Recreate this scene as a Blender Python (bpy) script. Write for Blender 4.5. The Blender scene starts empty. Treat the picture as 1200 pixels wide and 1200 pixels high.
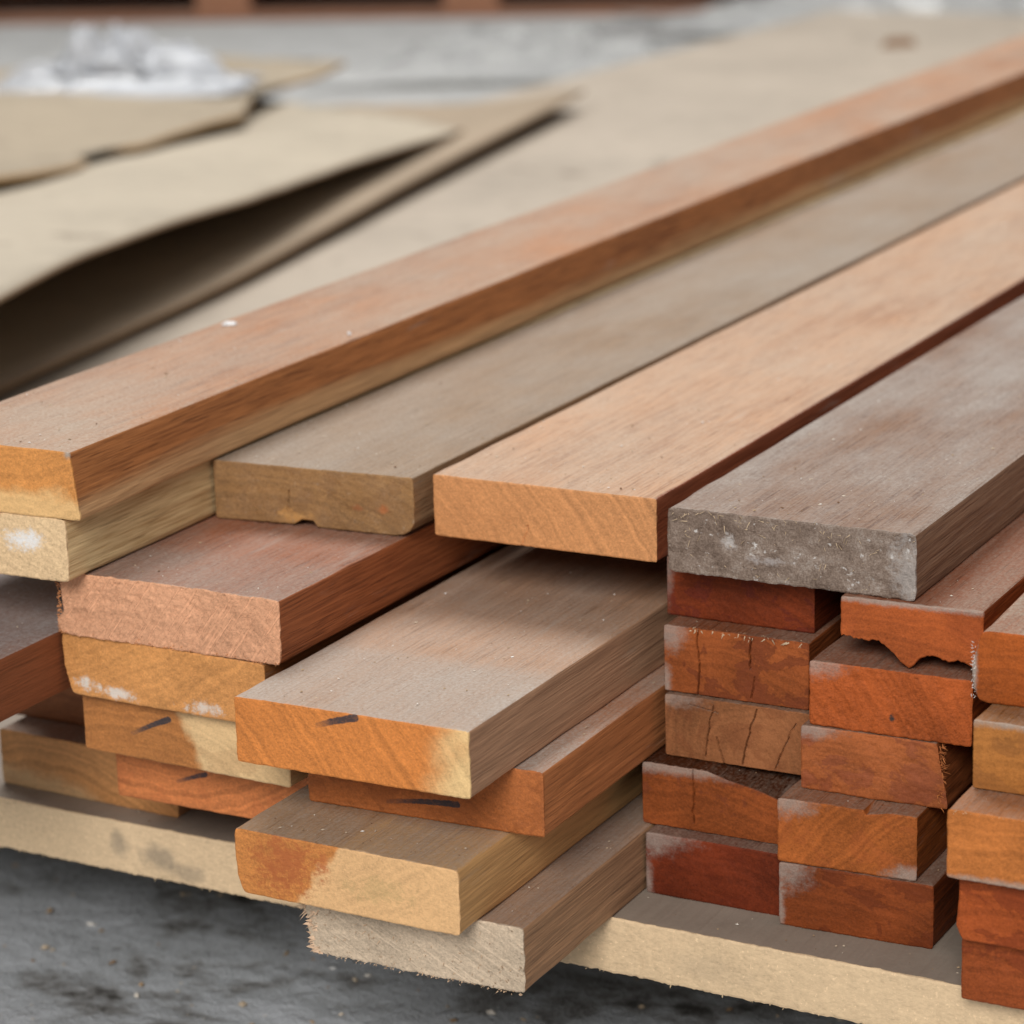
import bpy, math, random
import numpy as np
from mathutils import Matrix, Vector
random.seed(7)
scene = bpy.context.scene
COL = scene.collection
T = 0.03                       # one board thickness in metres

# ------------------------------------------------------------------ camera
cam_d = bpy.data.cameras.new('camera'); cam = bpy.data.objects.new('camera', cam_d); COL.objects.link(cam)
cam_d.sensor_width = 36; cam_d.sensor_height = 36; cam_d.lens = 97.48
cam_d.clip_start = 0.05; cam_d.clip_end = 200
pit, psi, roll = math.radians(15.4617), math.radians(28.1629), math.radians(-1.6554)
fw = Vector((-math.sin(psi)*math.cos(pit), math.cos(psi)*math.cos(pit), -math.sin(pit)))
r0 = Vector((math.cos(psi), math.sin(psi), 0)); u0 = r0.cross(fw)
r1 = math.cos(roll)*r0 + math.sin(roll)*u0; u1 = r1.cross(fw)
M = Matrix((r1, u1, -fw)).transposed().to_4x4(); M.translation = Vector((0.6, -1.05, 0.508))
cam.matrix_world = M
cam_d.dof.use_dof = True; cam_d.dof.focus_distance = 1.20; cam_d.dof.aperture_fstop = 9.0
scene.camera = cam

# ------------------------------------------------------------------ light
world = bpy.data.worlds.new('World'); scene.world = world; world.use_nodes = True
bg = world.node_tree.nodes['Background']
bg.inputs['Color'].default_value = (0.96, 0.98, 1.0, 1); bg.inputs['Strength'].default_value = 0.24

def area_light(name, loc, target, size, power, col=(1, 1, 1)):
    d = bpy.data.lights.new(name, 'AREA'); d.shape = 'DISK'; d.size = size; d.energy = power; d.color = col
    o = bpy.data.objects.new(name, d); COL.objects.link(o); o.location = loc
    o.rotation_euler = (Vector(target) - Vector(loc)).to_track_quat('-Z', 'Y').to_euler()
    return o
area_light('overhead_soft_lamp', (-1.6, 2.6, 4.6), (-0.5, 1.2, 0.1), 2.8, 270, (1.0, 0.99, 0.97))  # unseen area lamp added for soft light from above and behind
area_light('front_soft_lamp', (1.1, -3.7, 2.6), (0, 0, 0.1), 2.0, 175, (1.0, 0.97, 0.93))  # unseen area lamp behind the camera, lights the board ends

scene.view_settings.view_transform = 'Standard'; scene.view_settings.look = 'None'
scene.view_settings.exposure = 0.0; scene.view_settings.gamma = 1.0
scene.view_settings.use_curve_mapping = False

# ------------------------------------------------------------------ numpy noise
_rng = np.random.RandomState(11)
_P = _rng.rand(256, 256)
def vnoise(x, y, seed=0):
    x = np.asarray(x, float) + seed*17.37; y = np.asarray(y, float) + seed*9.71
    xi = np.floor(x).astype(int); yi = np.floor(y).astype(int)
    fx = x - xi; fy = y - yi
    fx = fx*fx*(3-2*fx); fy = fy*fy*(3-2*fy)
    g = lambda a, b: _P[a & 255, b & 255]
    return ((g(xi, yi)*(1-fx)+g(xi+1, yi)*fx)*(1-fy) + (g(xi, yi+1)*(1-fx)+g(xi+1, yi+1)*fx)*fy)*2-1
def fbm(x, y, seed=0, oct=4, gain=0.5):
    s = 0; a = 1.0; f = 1.0
    for i in range(oct):
        s = s + a*vnoise(np.asarray(x)*f, np.asarray(y)*f, seed+i*3.1); a *= gain; f *= 2.03
    return s
def sst(a, b, x):
    t = np.clip((np.asarray(x, float)-a)/(b-a), 0, 1); return t*t*(3-2*t)

# ------------------------------------------------------------------ node helper
def lin(c):
    return tuple((v/255/12.92 if v/255 <= .04045 else ((v/255+.055)/1.055)**2.4) for v in c)
class NT:
    def __init__(s, name):
        s.m = bpy.data.materials.new(name); s.m.use_nodes = True; s.t = s.m.node_tree
        s.t.nodes.clear(); s.out = s.t.nodes.new('ShaderNodeOutputMaterial')
        s.b = s.t.nodes.new('ShaderNodeBsdfPrincipled'); s.t.links.new(s.b.outputs[0], s.out.inputs['Surface'])
    def put(s, sock, v):
        if hasattr(v, 'node'): s.t.links.new(v, sock)
        elif isinstance(v, (tuple, list)):
            n = len(sock.default_value); sock.default_value = tuple(v)[:n] if len(v) >= n else tuple(v)+(1,)*(n-len(v))
        else: sock.default_value = v
    def math(s, op, a, b=None, c=None, clamp=False):
        n = s.t.nodes.new('ShaderNodeMath'); n.operation = op; n.use_clamp = clamp
        for i, v in enumerate((a, b, c)):
            if v is not None: s.put(n.inputs[i], v)
        return n.outputs[0]
    def add(s, a, b): return s.math('ADD', a, b)
    def sub(s, a, b): return s.math('SUBTRACT', a, b)
    def mul(s, a, b): return s.math('MULTIPLY', a, b)
    def mx(s, a, b): return s.math('MAXIMUM', a, b)
    def sstep(s, x, a, b):
        n = s.t.nodes.new('ShaderNodeMapRange'); n.interpolation_type = 'SMOOTHSTEP'
        s.put(n.inputs['Value'], x)
        if a < b: n.inputs['From Min'].default_value = a; n.inputs['From Max'].default_value = b
        else:
            n.inputs['From Min'].default_value = b; n.inputs['From Max'].default_value = a
            n.inputs['To Min'].default_value = 1; n.inputs['To Max'].default_value = 0
        return n.outputs[0]
    def coords(s):
        n = s.t.nodes.new('ShaderNodeTexCoord'); return n.outputs['Object']
    def scale(s, v, sc, off=(0, 0, 0)):
        n = s.t.nodes.new('ShaderNodeMapping'); s.put(n.inputs['Vector'], v)
        n.inputs['Scale'].default_value = sc; n.inputs['Location'].default_value = off
        return n.outputs[0]
    def noise(s, v, sc=1.0, det=3, rough=0.55, dist=0.0):
        n = s.t.nodes.new('ShaderNodeTexNoise'); s.put(n.inputs['Vector'], v)
        n.inputs['Scale'].default_value = sc; n.inputs['Detail'].default_value = det
        n.inputs['Roughness'].default_value = rough; n.inputs['Distortion'].default_value = dist
        return n.outputs[0]
    def noise1(s, w, sc, det=2):
        n = s.t.nodes.new('ShaderNodeTexNoise'); n.noise_dimensions = '1D'; s.put(n.inputs['W'], w)
        n.inputs['Scale'].default_value = sc; n.inputs['Detail'].default_value = det
        return n.outputs[0]
    def voro(s, v, sc):
        n = s.t.nodes.new('ShaderNodeTexVoronoi'); s.put(n.inputs['Vector'], v); n.inputs['Scale'].default_value = sc
        return n.outputs['Distance'], n.outputs['Color']
    def sep(s, v):
        n = s.t.nodes.new('ShaderNodeSeparateXYZ'); s.put(n.inputs[0], v); return n.outputs
    def comb(s, x, y, z):
        n = s.t.nodes.new('ShaderNodeCombineXYZ')
        for i, v in enumerate((x, y, z)): s.put(n.inputs[i], v)
        return n.outputs[0]
    def mix(s, f, a, b, mode='MIX'):
        n = s.t.nodes.new('ShaderNodeMix'); n.data_type = 'RGBA'; n.blend_type = mode; n.clamp_factor = True
        s.put(n.inputs[0], f); s.put(n.inputs[6], a); s.put(n.inputs[7], b); return n.outputs[2]
    def ramp(s, f, cols):
        n = s.t.nodes.new('ShaderNodeValToRGB'); s.put(n.inputs[0], f); e = n.color_ramp.elements
        while len(e) < len(cols): e.new(0.5)
        for i, (p, c) in enumerate(cols): e[i].position = p; e[i].color = (*c, 1)
        return n.outputs[0]
    def attr(s, name):
        n = s.t.nodes.new('ShaderNodeAttribute'); n.attribute_name = name; return n.outputs['Fac']
    def normal(s):
        n = s.t.nodes.new('ShaderNodeNewGeometry'); return n.outputs['True Normal']
    def bump(s, h, strength, dist):
        n = s.t.nodes.new('ShaderNodeBump'); s.put(n.inputs['Height'], h); s.put(n.inputs['Strength'], strength)
        n.inputs['Distance'].default_value = dist; s.t.links.new(n.outputs[0], s.b.inputs['Normal'])
    def finish(s, col, rough=0.8, spec=0.3):
        s.put(s.b.inputs['Base Color'], col); s.put(s.b.inputs['Roughness'], rough)
        s.put(s.b.inputs['Specular IOR Level'], spec); return s.m

def shade(c, k): return tuple(min(1, v*k) for v in c)

# ------------------------------------------------------------------ wood material
def wood(name, side, end, seed, w, t=T, side2=None, sap=None, sapside=None, sapline=None, pith=None, dust=0.5,
         dustcol=(0.40, 0.345, 0.30), stain=0.3, staincol=None, corner=(), marks=(), saw=(0, 0), ringamp=0.5,
         endbump=0.6, greyend=0.0, wipe=None, mott=0.35, rings=320, spots=(), endgloss=0.0, checks=0.0, pores=0.5, dustvar=1.5, spec=0.32, rightface=None):
    """side/end: linear colours of the long faces and of the cut end. coordinates: x across, y along, z up, metres"""
    n = NT(name); P = n.coords(); x, y, z = n.sep(P)[0:3]
    off = (seed*1.37, seed*0.73, seed*2.11)
    endm = n.attr('endm')
    px, pz = pith if pith else (w*0.3, -0.09)
    warp = n.noise(n.scale(P, (30, 3, 30), off), 1.0, 2)
    dx = n.sub(x, px); dz = n.sub(z, pz)
    r = n.math('SQRT', n.add(n.mul(dx, dx), n.mul(dz, dz)))
    r = n.add(r, n.mul(n.sub(warp, 0.5), 0.012))
    ring = n.noise1(r, rings, 3)
    fine = n.noise(n.scale(P, (950, 30, 950), off), 1.0, 2, 0.6)
    streak = n.noise(n.scale(P, (170, 8, 170), off), 1.0, 3, 0.55)
    cloud = n.noise(n.scale(P, (24, 4.5, 24), off), 1.0, 3, 0.5)
    speck = n.noise(n.scale(P, (1100, 1100, 1100), off), 1.0, 3, 0.7); fuzz = n.noise(n.scale(P, (430, 200, 620), off), 1.0, 4, 0.75, 0.6)
    # long faces
    f = n.add(n.add(n.mul(fine, 0.80), n.mul(streak, 0.26)), n.add(n.mul(ring, 0.16), n.mul(cloud, 0.38)))
    f = n.sub(f, 0.30)
    s2 = side2 or shade(side, 0.66)
    cs = n.ramp(f, [(0.25, s2), (0.52, side), (0.80, shade(side, 1.25))])
    pr = n.noise(n.scale(P, (1250, 38, 1250), (seed*4, 0, 2)), 1.0, 2, 0.5)
    pm = n.mul(n.sstep(pr, 0.58, 0.68), pores)
    cs = n.mix(pm, cs, shade(s2, 0.55))
    # cut end: rings, pores, mottling
    g = n.add(n.add(n.mul(ring, ringamp), n.mul(fine, 0.35)), n.add(n.add(n.mul(speck, 0.40), n.mul(fuzz, 0.55)), n.mul(cloud, mott)))
    g = n.sub(g, (ringamp+mott)*0.5+0.15)
    ce = n.ramp(g, [(0.24, shade(end, 0.60)), (0.50, end), (0.76, shade(end, 1.40))])
    if sapline:
        a, b, c, soft = sapline
        q = n.add(n.add(n.mul(x, a), n.mul(z, b)), c)
        q = n.add(q, n.mul(n.sub(n.noise(n.scale(P, (60, 3, 60), off), 1.0, 4, 0.6), 0.5), 0.022))
        sm = n.sstep(q, -soft, soft)
        cs = n.mix(n.mul(sm, 0.9), cs, n.ramp(f, [(0.25, shade(sapside or sap, 0.72)), (0.52, sapside or sap), (0.8, shade(sapside or sap, 1.25))]))
        ce = n.mix(sm, ce, n.ramp(g, [(0.22, shade(sap, 0.70)), (0.5, sap), (0.8, shade(sap, 1.22))]))
    # water stains on the end, with a dark rim
    if stain > 0:
        sn = n.noise(n.scale(P, (46, 8, 62), (seed*3.3, 1, seed)), 1.0, 5, 0.62, 0.3)
        body = n.sstep(n.add(sn, n.mul(n.sub(fuzz, 0.5), 0.10)), 0.49, 0.62)
        rim = n.mul(n.sstep(sn, 0.525, 0.55), n.sstep(sn, 0.585, 0.555))
        sc = staincol or shade(end, 0.42)
        ce = n.mix(n.mul(body, stain*0.75), ce, sc); ce = n.mix(n.mul(rim, stain*0.45), ce, shade(sc, 0.7))
    if checks > 0:
        cn = n.noise(n.scale(P, (95, 10, 16), (seed*7, 2, 0)), 1.0, 2, 0.5, 0.25)
        ck = n.mul(n.sstep(n.math('ABSOLUTE', n.sub(cn, 0.5)), 0.013, 0.004), n.sstep(n.noise(n.scale(P, (60, 5, 60), (0, 0, seed)), 1.0, 2), 0.50, 0.60))
        ce = n.mix(n.mul(ck, checks), ce, shade(end, 0.22))
    if saw[1] > 0:
        ang = saw[0]
        sv = n.add(n.mul(x, math.cos(ang)), n.mul(z, math.sin(ang)))
        tv = n.sub(n.mul(z, math.cos(ang)), n.mul(x, math.sin(ang)))
        sl = n.noise(n.comb(n.mul(sv, 520), n.mul(tv, 26), seed), 1.0, 3, 0.6)
        lm = n.sstep(sl, 0.50, 0.66)
        ce = n.mix(n.mul(lm, saw[1]), ce, shade(end, 1.38))
    # grey dust caked in corners of the cut end
    dn = n.noise(n.scale(P, (150, 60, 150), off), 1.0, 5, 0.7)
    for (cx, cz, rx, rz, amt) in corner:
        ax = n.math('DIVIDE', n.sub(x, cx), rx); az = n.math('DIVIDE', n.sub(z, cz), rz)
        dd = n.math('SQRT', n.add(n.mul(ax, ax), n.mul(az, az)))
        dd = n.add(dd, n.add(n.mul(n.sub(dn, 0.5), 1.3), n.mul(n.sub(fuzz, 0.5), 0.9)))
        ce = n.mix(n.mul(n.sstep(dd, 1.25, 0.25), amt), ce, n.mix(speck, (0.22, 0.17, 0.135), (0.48, 0.425, 0.375)))
    if greyend > 0:
        gv = n.noise(n.scale(P, (75, 60, 75), off), 1.0, 6, 0.72)
        gc = n.ramp(n.add(n.mul(gv, 0.8), n.mul(n.sub(speck, 0.5), 0.5)), [(0.22, (0.105, 0.070, 0.052)), (0.42, (0.25, 0.185, 0.145)), (0.56, (0.38, 0.315, 0.27)), (0.72, (0.62, 0.57, 0.53))])
        gc = n.mix(n.sstep(n.noise(n.scale(P, (210, 80, 260), off), 1.0, 3, 0.6), 0.64, 0.72), gc, (0.66, 0.63, 0.60))
        ce = n.mix(greyend, ce, gc)
    for (cx, cz, rx, rz, amt, colr) in spots:
        ax = n.math('DIVIDE', n.sub(x, cx), rx); az = n.math('DIVIDE', n.sub(z, cz), rz)
        dd = n.add(n.math('SQRT', n.add(n.mul(ax, ax), n.mul(az, az))), n.add(n.mul(n.sub(dn, 0.5), 3.4), n.mul(n.sub(fuzz, 0.5), 2.4)))
        ce = n.mix(n.mul(n.sstep(dd, 1.35, 0.2), amt), ce, colr)
    # marker strokes
    for (cx, cz, hl, ang, th) in marks:
        ca, sa = math.cos(ang), math.sin(ang)
        ux = n.sub(x, cx); uz = n.sub(z, cz)
        a = n.add(n.mul(ux, ca), n.mul(uz, sa)); b = n.sub(n.mul(uz, ca), n.mul(ux, sa))
        b = n.add(b, n.mul(n.mul(a, a), 2.0))
        taper = n.add(th, n.mul(a, th*0.22/hl))
        ov = n.mx(n.sub(n.math('ABSOLUTE', a), hl), 0.0)
        bw = n.add(b, n.mul(n.sub(dn, 0.5), 0.0012))
        cd = n.math('SQRT', n.add(n.mul(ov, ov), n.mul(bw, bw)))
        ml = 1.0
        mt = n.sstep(n.sub(cd, n.add(taper, n.mul(n.sub(fuzz, 0.5), 0.0010))), 0.00025, -0.00025)
        fade = n.math('ADD', n.sstep(a, -hl*1.6, hl*0.2), n.mul(n.sub(fuzz, 0.5), 1.4), clamp=True)
        ce = n.mix(n.mul(mt, n.mul(fade, 0.92)), ce, (0.022, 0.030, 0.042))
    if rightface:      # the right-hand sawn face has a wood colour of its own
        cs = n.mix(n.mul(n.sstep(x, w-0.0012, w-0.0006), 0.9), cs, n.ramp(f, [(0.25, shade(rightface, 0.6)), (0.52, rightface), (0.8, shade(rightface, 1.3))]))
    # pale scuffs on long faces
    sc_ = n.noise(n.scale(P, (70, 9, 70), (seed*5, 3, 1)), 1.0, 5, 0.65)
    cs = n.mix(n.mul(n.sstep(sc_, 0.60, 0.72), 0.25), cs, (0.52, 0.46, 0.40))
    col = n.mix(endm, cs, ce)
    # dust lying on upward faces
    up = n.sstep(n.sep(n.normal())[2], 0.75, 0.95)
    dl = n.noise(n.scale(P, (16, 7.0, 16), (seed*2.2, seed, 0)), 1.0, 4, 0.6)
    dg = n.noise(n.scale(P, (700, 500, 700), off), 1.0, 3, 0.7)
    dm = n.add(n.add(n.mul(n.sub(dl, 0.5), dustvar), n.mul(n.sub(dg, 0.5), 1.0)), n.mul(n.sub(streak, 0.5), 0.30))
    dm = n.math('SUBTRACT', n.add(dm, dust), n.mul(pm, 0.35), clamp=True)
    if wipe:      # (y0, y1, amount): a stretch where the dust has been brushed off
        dm = n.math('SUBTRACT', dm, n.mul(n.mul(n.sstep(n.add(y, n.mul(dl, 0.03)), wipe[0], wipe[0]+0.02), n.sstep(y, wipe[1]+0.05, wipe[1]-0.05)), wipe[2]), clamp=True)
    col = n.mix(n.mul(up, n.mul(dm, 0.92)), col, n.mix(n.mul(dg, 0.9), shade(dustcol, 0.55), shade(dustcol, 1.40)))
    hs = n.add(n.mul(fine, 0.8), n.add(n.mul(streak, 0.5), n.mul(n.mul(up, dg), 1.5*dust)))
    he = n.add(n.add(n.mul(speck, 0.6), n.mul(fuzz, 0.9)), n.mul(dn, 0.25))
    if saw[1] > 0: he = n.add(he, n.mul(lm, saw[1]*0.8))
    h = n.mix(endm, hs, he)
    n.bump(h, endbump, 0.0007)
    return n.finish(col, n.sub(n.add(0.62, n.mul(n.mul(up, dm), 0.2)), n.mul(endm, endgloss)), spec)

# ------------------------------------------------------------------ meshes
def mesh_obj(name, V, F, mat, parent=None, attrs=None):
    me = bpy.data.meshes.new(name); me.from_pydata([tuple(v) for v in V], [], F); me.materials.append(mat)
    if attrs:
        for k, a in attrs.items():
            at = me.attributes.new(k, 'FLOAT', 'FACE'); at.data.foreach_set('value', np.asarray(a, dtype=np.float32))
    me.update(); o = bpy.data.objects.new(name, me); COL.objects.link(o)
    if parent is not None: o.parent = parent
    return o
def tag(o, label=None, cat=None, group=None, kind=None):
    for k, v in (('label', label), ('category', cat), ('group', group), ('kind', kind)):
        if v: o[k] = v
    return o

STA = [0.0012, 0.003, 0.006, 0.011, 0.018, 0.028, 0.042, 0.06, 0.085, 0.12, 0.16, 0.21, 0.27, 0.34, 0.42, 0.52, 0.64, 0.78, 0.95, 1.2, 1.5, 1.9, 2.4]
def board_mesh(w, t, L, seed, skew=0.0, tilt=0.0, zb=None, zt=None, xl=None, xr=None, prof_len=0.12, rough=0.00016,
               edge=0.00015, corner=0.0007, cracks=(), res=0.0007, sta=STA, ragged=0.0, ragbot=0.0, ressx=None):
    """front cap is a relief grid; the outline is swept back along y. returns V, F, endm"""
    nu = max(4, int(w/(ressx or res))); nv = max(4, int(t/res))
    u = np.linspace(0, 1, nu+1); v = np.linspace(0, 1, nv+1)
    cr = lambda s: np.exp(-s*w/corner*1.2) + np.exp(-(1-s)*w/corner*1.2)
    crv = lambda s: np.exp(-s*t/corner*1.2) + np.exp(-(1-s)*t/corner*1.2)
    e = lambda s, k, L_: edge*fbm(s*L_/0.004, k*3.7+np.zeros_like(s), seed+k, 4, 0.6)*0.6
    ZT = t + e(u, 1, w) - corner*0.5*cr(u); ZB = 0 - e(u, 2, w) + corner*0.5*cr(u)
    XL = 0 - e(v, 3, t) + corner*0.5*crv(v); XR = w + e(v, 4, t) - corner*0.5*crv(v)
    if ragbot: ZB = ZB - ragbot*np.abs(fbm(u*w/0.003, 0*u, seed+20, 4, 0.7))
    ZB0, ZT0, XL0, XR0 = ZB.copy(), ZT.copy(), XL.copy(), XR.copy()
    if zb: ZB0 = ZB0 + np.interp(u, [a for a, b in zb], [b for a, b in zb])
    if zt: ZT0 = ZT0 + np.interp(u, [a for a, b in zt], [b for a, b in zt])
    if xl: XL0 = XL0 + np.interp(v, [a for a, b in xl], [b for a, b in xl])
    if xr: XR0 = XR0 + np.interp(v, [a for a, b in xr], [b for a, b in xr])
    def grid(k):          # k = 1 at the cut end, 0 further back
        zB = ZB*(1-k)+ZB0*k; zT = ZT*(1-k)+ZT0*k; xL = XL*(1-k)+XL0*k; xR = XR*(1-k)+XR0*k
        U, Vv = np.meshgrid(u, v)                 # rows v, cols u
        X = xL[:, None]*(1-U)+xR[:, None]*U
        Z = zB[None, :]*(1-Vv)+zT[None, :]*Vv
        return X, Z
    X, Z = grid(1.0)
    base = lambda X, Z: X*math.tan(skew) + Z*math.tan(tilt)
    rel = rough*fbm(X/0.006, Z/0.006, seed, 5, 0.62) + rough*0.8*fbm(X/0.03, Z/0.03, seed+5, 2)
    if ragged: rel = rel + ragged*np.clip(fbm(X/0.012, Z/0.009, seed+9, 4, 0.65), -0.3, 1)
    for (pts, wd, dp) in cracks:                # polyline in (x, z), half width, depth
        pts = np.array(pts, float)
        for a, b in zip(pts[:-1], pts[1:]):
            ab = b-a; tt = np.clip(((X-a[0])*ab[0]+(Z-a[1])*ab[1])/(ab@ab), 0, 1)
            d = np.hypot(X-a[0]-tt*ab[0] + 0.0006*fbm(Z/0.004, X*0, seed+31, 2), Z-a[1]-tt*ab[1])
            rel = np.maximum(rel, dp*np.clip(1-d/wd, 0, 1))
    Y = base(X, Z) + rel
    nV = (nu+1)*(nv+1)
    idx = np.arange(nV).reshape(nv+1, nu+1)
    per = np.concatenate([idx[0, :-1], idx[:-1, -1], idx[-1, :0:-1], idx[:0:-1, 0]])
    np_ = len(per)
    # pull the cap rim in a touch so that the arris is not razor sharp
    inset = 0.0003 + 0.0003*np.abs(fbm(np.arange(np_)/6.0, 0, seed+3, 3))
    cx, cz = w/2, t/2
    Yf = Y.reshape(-1)
    Yf[per] += inset*0.9
    V = [np.stack([X.reshape(-1), Yf, Z.reshape(-1)], 1)]
    Q = np.stack([idx[:-1, :-1], idx[:-1, 1:], idx[1:, 1:], idx[1:, :-1]], -1).reshape(-1, 4)
    F = [Q]; E = [np.ones(len(Q))]
    prev = per; cnt = nV
    ypr = Yf[per]
    ss = [s for s in sta if s < L-0.01] + [L]
    parm = np.arange(np_)/np_
    for i, s in enumerate(ss):
        k = float(max(0, 1-s/prof_len))
        k = k*k*(3-2*k)
        Xs, Zs = grid(k)
        Xs = Xs.reshape(-1)[per]; Zs = Zs.reshape(-1)[per]
        # small wear along the edges
        wob = 0.00022*fbm(np.arange(np_)/5.0, s*60+np.zeros(np_), seed+7, 3)
        nx = np.where(np.abs(Xs-cx) > w/2-0.002, np.sign(Xs-cx), 0); nz = np.where(np.abs(Zs-cz) > t/2-0.002, np.sign(Zs-cz), 0)
        Xs = Xs + nx*wob; Zs = Zs + nz*wob
        ys = base(Xs, Zs)*max(0, 1-s/L) + s
        ys = np.maximum(ys, ypr+0.0002)
        if s == L: ys = np.full(np_, L)
        V.append(np.stack([Xs, ys, Zs], 1)); cur = cnt+np.arange(np_); cnt += np_
        nxt = np.roll(np.arange(np_), -1)
        Q = np.stack([prev, cur, cur[nxt], prev[nxt]], -1)
        F.append(Q); E.append(np.full(len(Q), 0.85 if i == 0 else 0.0))
        prev = cur; ypr = ys
    V = np.concatenate(V); F = np.concatenate(F).tolist(); E = np.concatenate(E).tolist()
    F.append(prev.tolist()); E.append(1.0)
    return V, F, E

BOARDS = []
def timber(x, y, w, lv, yaw, mat, label, group, L=3.3, z=None, t=None, name='timber_board', **kw):
    """x, y, w in board thicknesses; lv = level in the stack (1 lies on the sheet)"""
    z = (lv-1)*T if z is None else z*T
    t = (T if t is None else t*T) - 0.0004
    V, F, E = board_mesh(w*T, t, L, seed=len(BOARDS)+1.5, **kw)
    o = mesh_obj(name, V, F, mat, attrs={'endm': E})
    o.location = (x*T, y*T, z+0.0002); o.rotation_euler = (0, 0, math.radians(yaw))
    tag(o, label, 'board', group)
    BOARDS.append((o, x*T, y*T, w*T, z, t, math.radians(yaw), L, lv))
    return o
def fibres(name, parent, items, mat):
    """items: (pos, dir, length, width) in parent's space -> one part of thin tapering splinters"""
    V, F = [], []
    for p, d, l, wd in items:
        p = Vector(p); d = Vector(d).normalized(); a = d.orthogonal().normalized(); b = d.cross(a)
        k = len(V); bend = (a*random.uniform(-1, 1)+b*random.uniform(-1, 1))*l*0.25
        for j in range(3):
            an = j*2.094; V.append(p+(a*math.cos(an)+b*math.sin(an))*wd)
        m = p+d*l*0.55+bend*0.35
        for j in range(3):
            an = j*2.094; V.append(m+(a*math.cos(an)+b*math.sin(an))*wd*0.7)
        V.append(p+d*l+bend)
        for j in range(3):
            q = (j+1) % 3; F.append((k+j, k+q, k+3+q, k+3+j)); F.append((k+3+j, k+3+q, k+6))
    o = mesh_obj(name, V, F, mat, parent); o['kind'] = 'stuff'; return o
def plain(name, c, rough=0.8, var=0.25, sc=300):
    n = NT(name); f = n.noise(n.coords(), sc, 3); return n.finish(n.ramp(f, [(0.3, shade(c, 1-var)), (0.7, shade(c, 1+var))]), rough, 0.25)

# ------------------------------------------------------------------ ground
FZ = -0.11
n = NT('concrete'); P = n.coords()
c1 = n.noise(P, 1.3, 4, 0.6); c2 = n.noise(P, 9, 6, 0.65, 0.4); c3 = n.noise(P, 60, 5, 0.7); c4 = n.noise(P, 420, 3, 0.7)
base_c = n.ramp(n.add(n.mul(c2, 0.6), n.mul(c3, 0.4)), [(0.30, (0.34, 0.335, 0.325)), (0.5, (0.48, 0.475, 0.46)), (0.7, (0.58, 0.575, 0.56))])
pc = n.sep(P)
damp_shade = n.sstep(n.add(n.add(pc[1], n.mul(pc[0], 0.3)), n.mul(n.sub(c1, 0.5), 1.6)), 1.5, 0.7)  # floor by the pile: damp blotches plus the pile's shade put into the colour
wet_shade = n.ramp(n.add(n.mul(n.noise(n.scale(P, (1, 1.6, 1)), 8, 6, 0.62, 0.4), 0.75), n.mul(c3, 0.25)), [(0.37, (0.05, 0.047, 0.042)), (0.42, (0.24, 0.24, 0.238)), (0.48, (0.44, 0.465, 0.49)), (0.62, (0.58, 0.61, 0.65))])
col = n.mix(n.mul(damp_shade, 0.95), base_c, wet_shade)
vd, vc = n.voro(P, 190)
col = n.mix(n.mul(n.sstep(vd, 0.16, 0.08), n.sstep(n.noise(P, 40, 2), 0.60, 0.66)), col, (0.50, 0.47, 0.43))
n.bump(n.add(n.mul(c3, 1.0), n.add(n.mul(c4, 0.35), n.mul(c2, 1.5))), 0.7, 0.006)
CONC = n.finish(col, n.add(0.78, n.mul(damp_shade, -0.25)), 0.35)
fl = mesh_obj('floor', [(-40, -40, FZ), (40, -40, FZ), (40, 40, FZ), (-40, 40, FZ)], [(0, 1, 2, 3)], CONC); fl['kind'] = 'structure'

# ------------------------------------------------------------------ fibreboard sheet carrying the stacks
def fibreboard(name, edge=(0.66, 0.485, 0.30), top=(0.43, 0.365, 0.295), dirt=0.7, sm=(), front=False):
    n = NT(name); P = n.coords(); endm = n.attr('endm')
    a = n.noise(n.scale(P, (1, 1, 1.7)), 420, 4, 0.75); b = n.noise(P, 30, 4, 0.6); c = n.noise(P, 4, 4, 0.6)
    d = n.noise(n.scale(P, (260, 260, 700)), 1, 3, 0.7)
    e = n.ramp(n.add(n.mul(a, 0.55), n.add(n.mul(b, 0.2), n.mul(d, 0.25))), [(0.30, shade(edge, 0.70)), (0.46, edge), (0.64, shade(edge, 1.18))])
    e = n.mix(n.mul(n.sstep(n.noise(P, 520, 3), 0.62, 0.70), 0.6), e, shade(edge, 1.45))
    px = n.sep(P)
    dn = n.noise(P, 90, 5, 0.7)
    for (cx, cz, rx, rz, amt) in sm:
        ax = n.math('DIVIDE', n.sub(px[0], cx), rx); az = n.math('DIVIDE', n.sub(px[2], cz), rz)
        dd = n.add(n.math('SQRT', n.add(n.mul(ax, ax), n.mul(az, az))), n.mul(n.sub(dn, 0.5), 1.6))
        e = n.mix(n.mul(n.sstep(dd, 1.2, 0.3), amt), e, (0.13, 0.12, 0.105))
    t = n.ramp(n.add(n.mul(a, 0.3), n.add(n.mul(b, 0.25), n.mul(c, 0.45))), [(0.32, shade(top, 0.72)), (0.5, top), (0.68, shade(top, 1.16))])
    t = n.mix(n.mul(n.sstep(n.noise(P, 16, 6, 0.65), 0.58, 0.72), dirt), t, (0.15, 0.11, 0.08))
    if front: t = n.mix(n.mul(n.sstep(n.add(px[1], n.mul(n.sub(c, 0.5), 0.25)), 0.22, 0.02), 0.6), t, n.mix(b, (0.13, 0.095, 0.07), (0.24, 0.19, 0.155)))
    col = n.mix(endm, t, e)
    n.bump(n.add(n.mul(a, 0.9), n.mul(d, 0.5)), n.add(0.12, n.mul(endm, 0.30)), 0.0006)
    return n.finish(col, 0.72, 0.3)
BX, BY = -1.38, -0.0163
BW, BT = 1.92, 0.0265
byaw = math.radians(-1.177)
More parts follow.
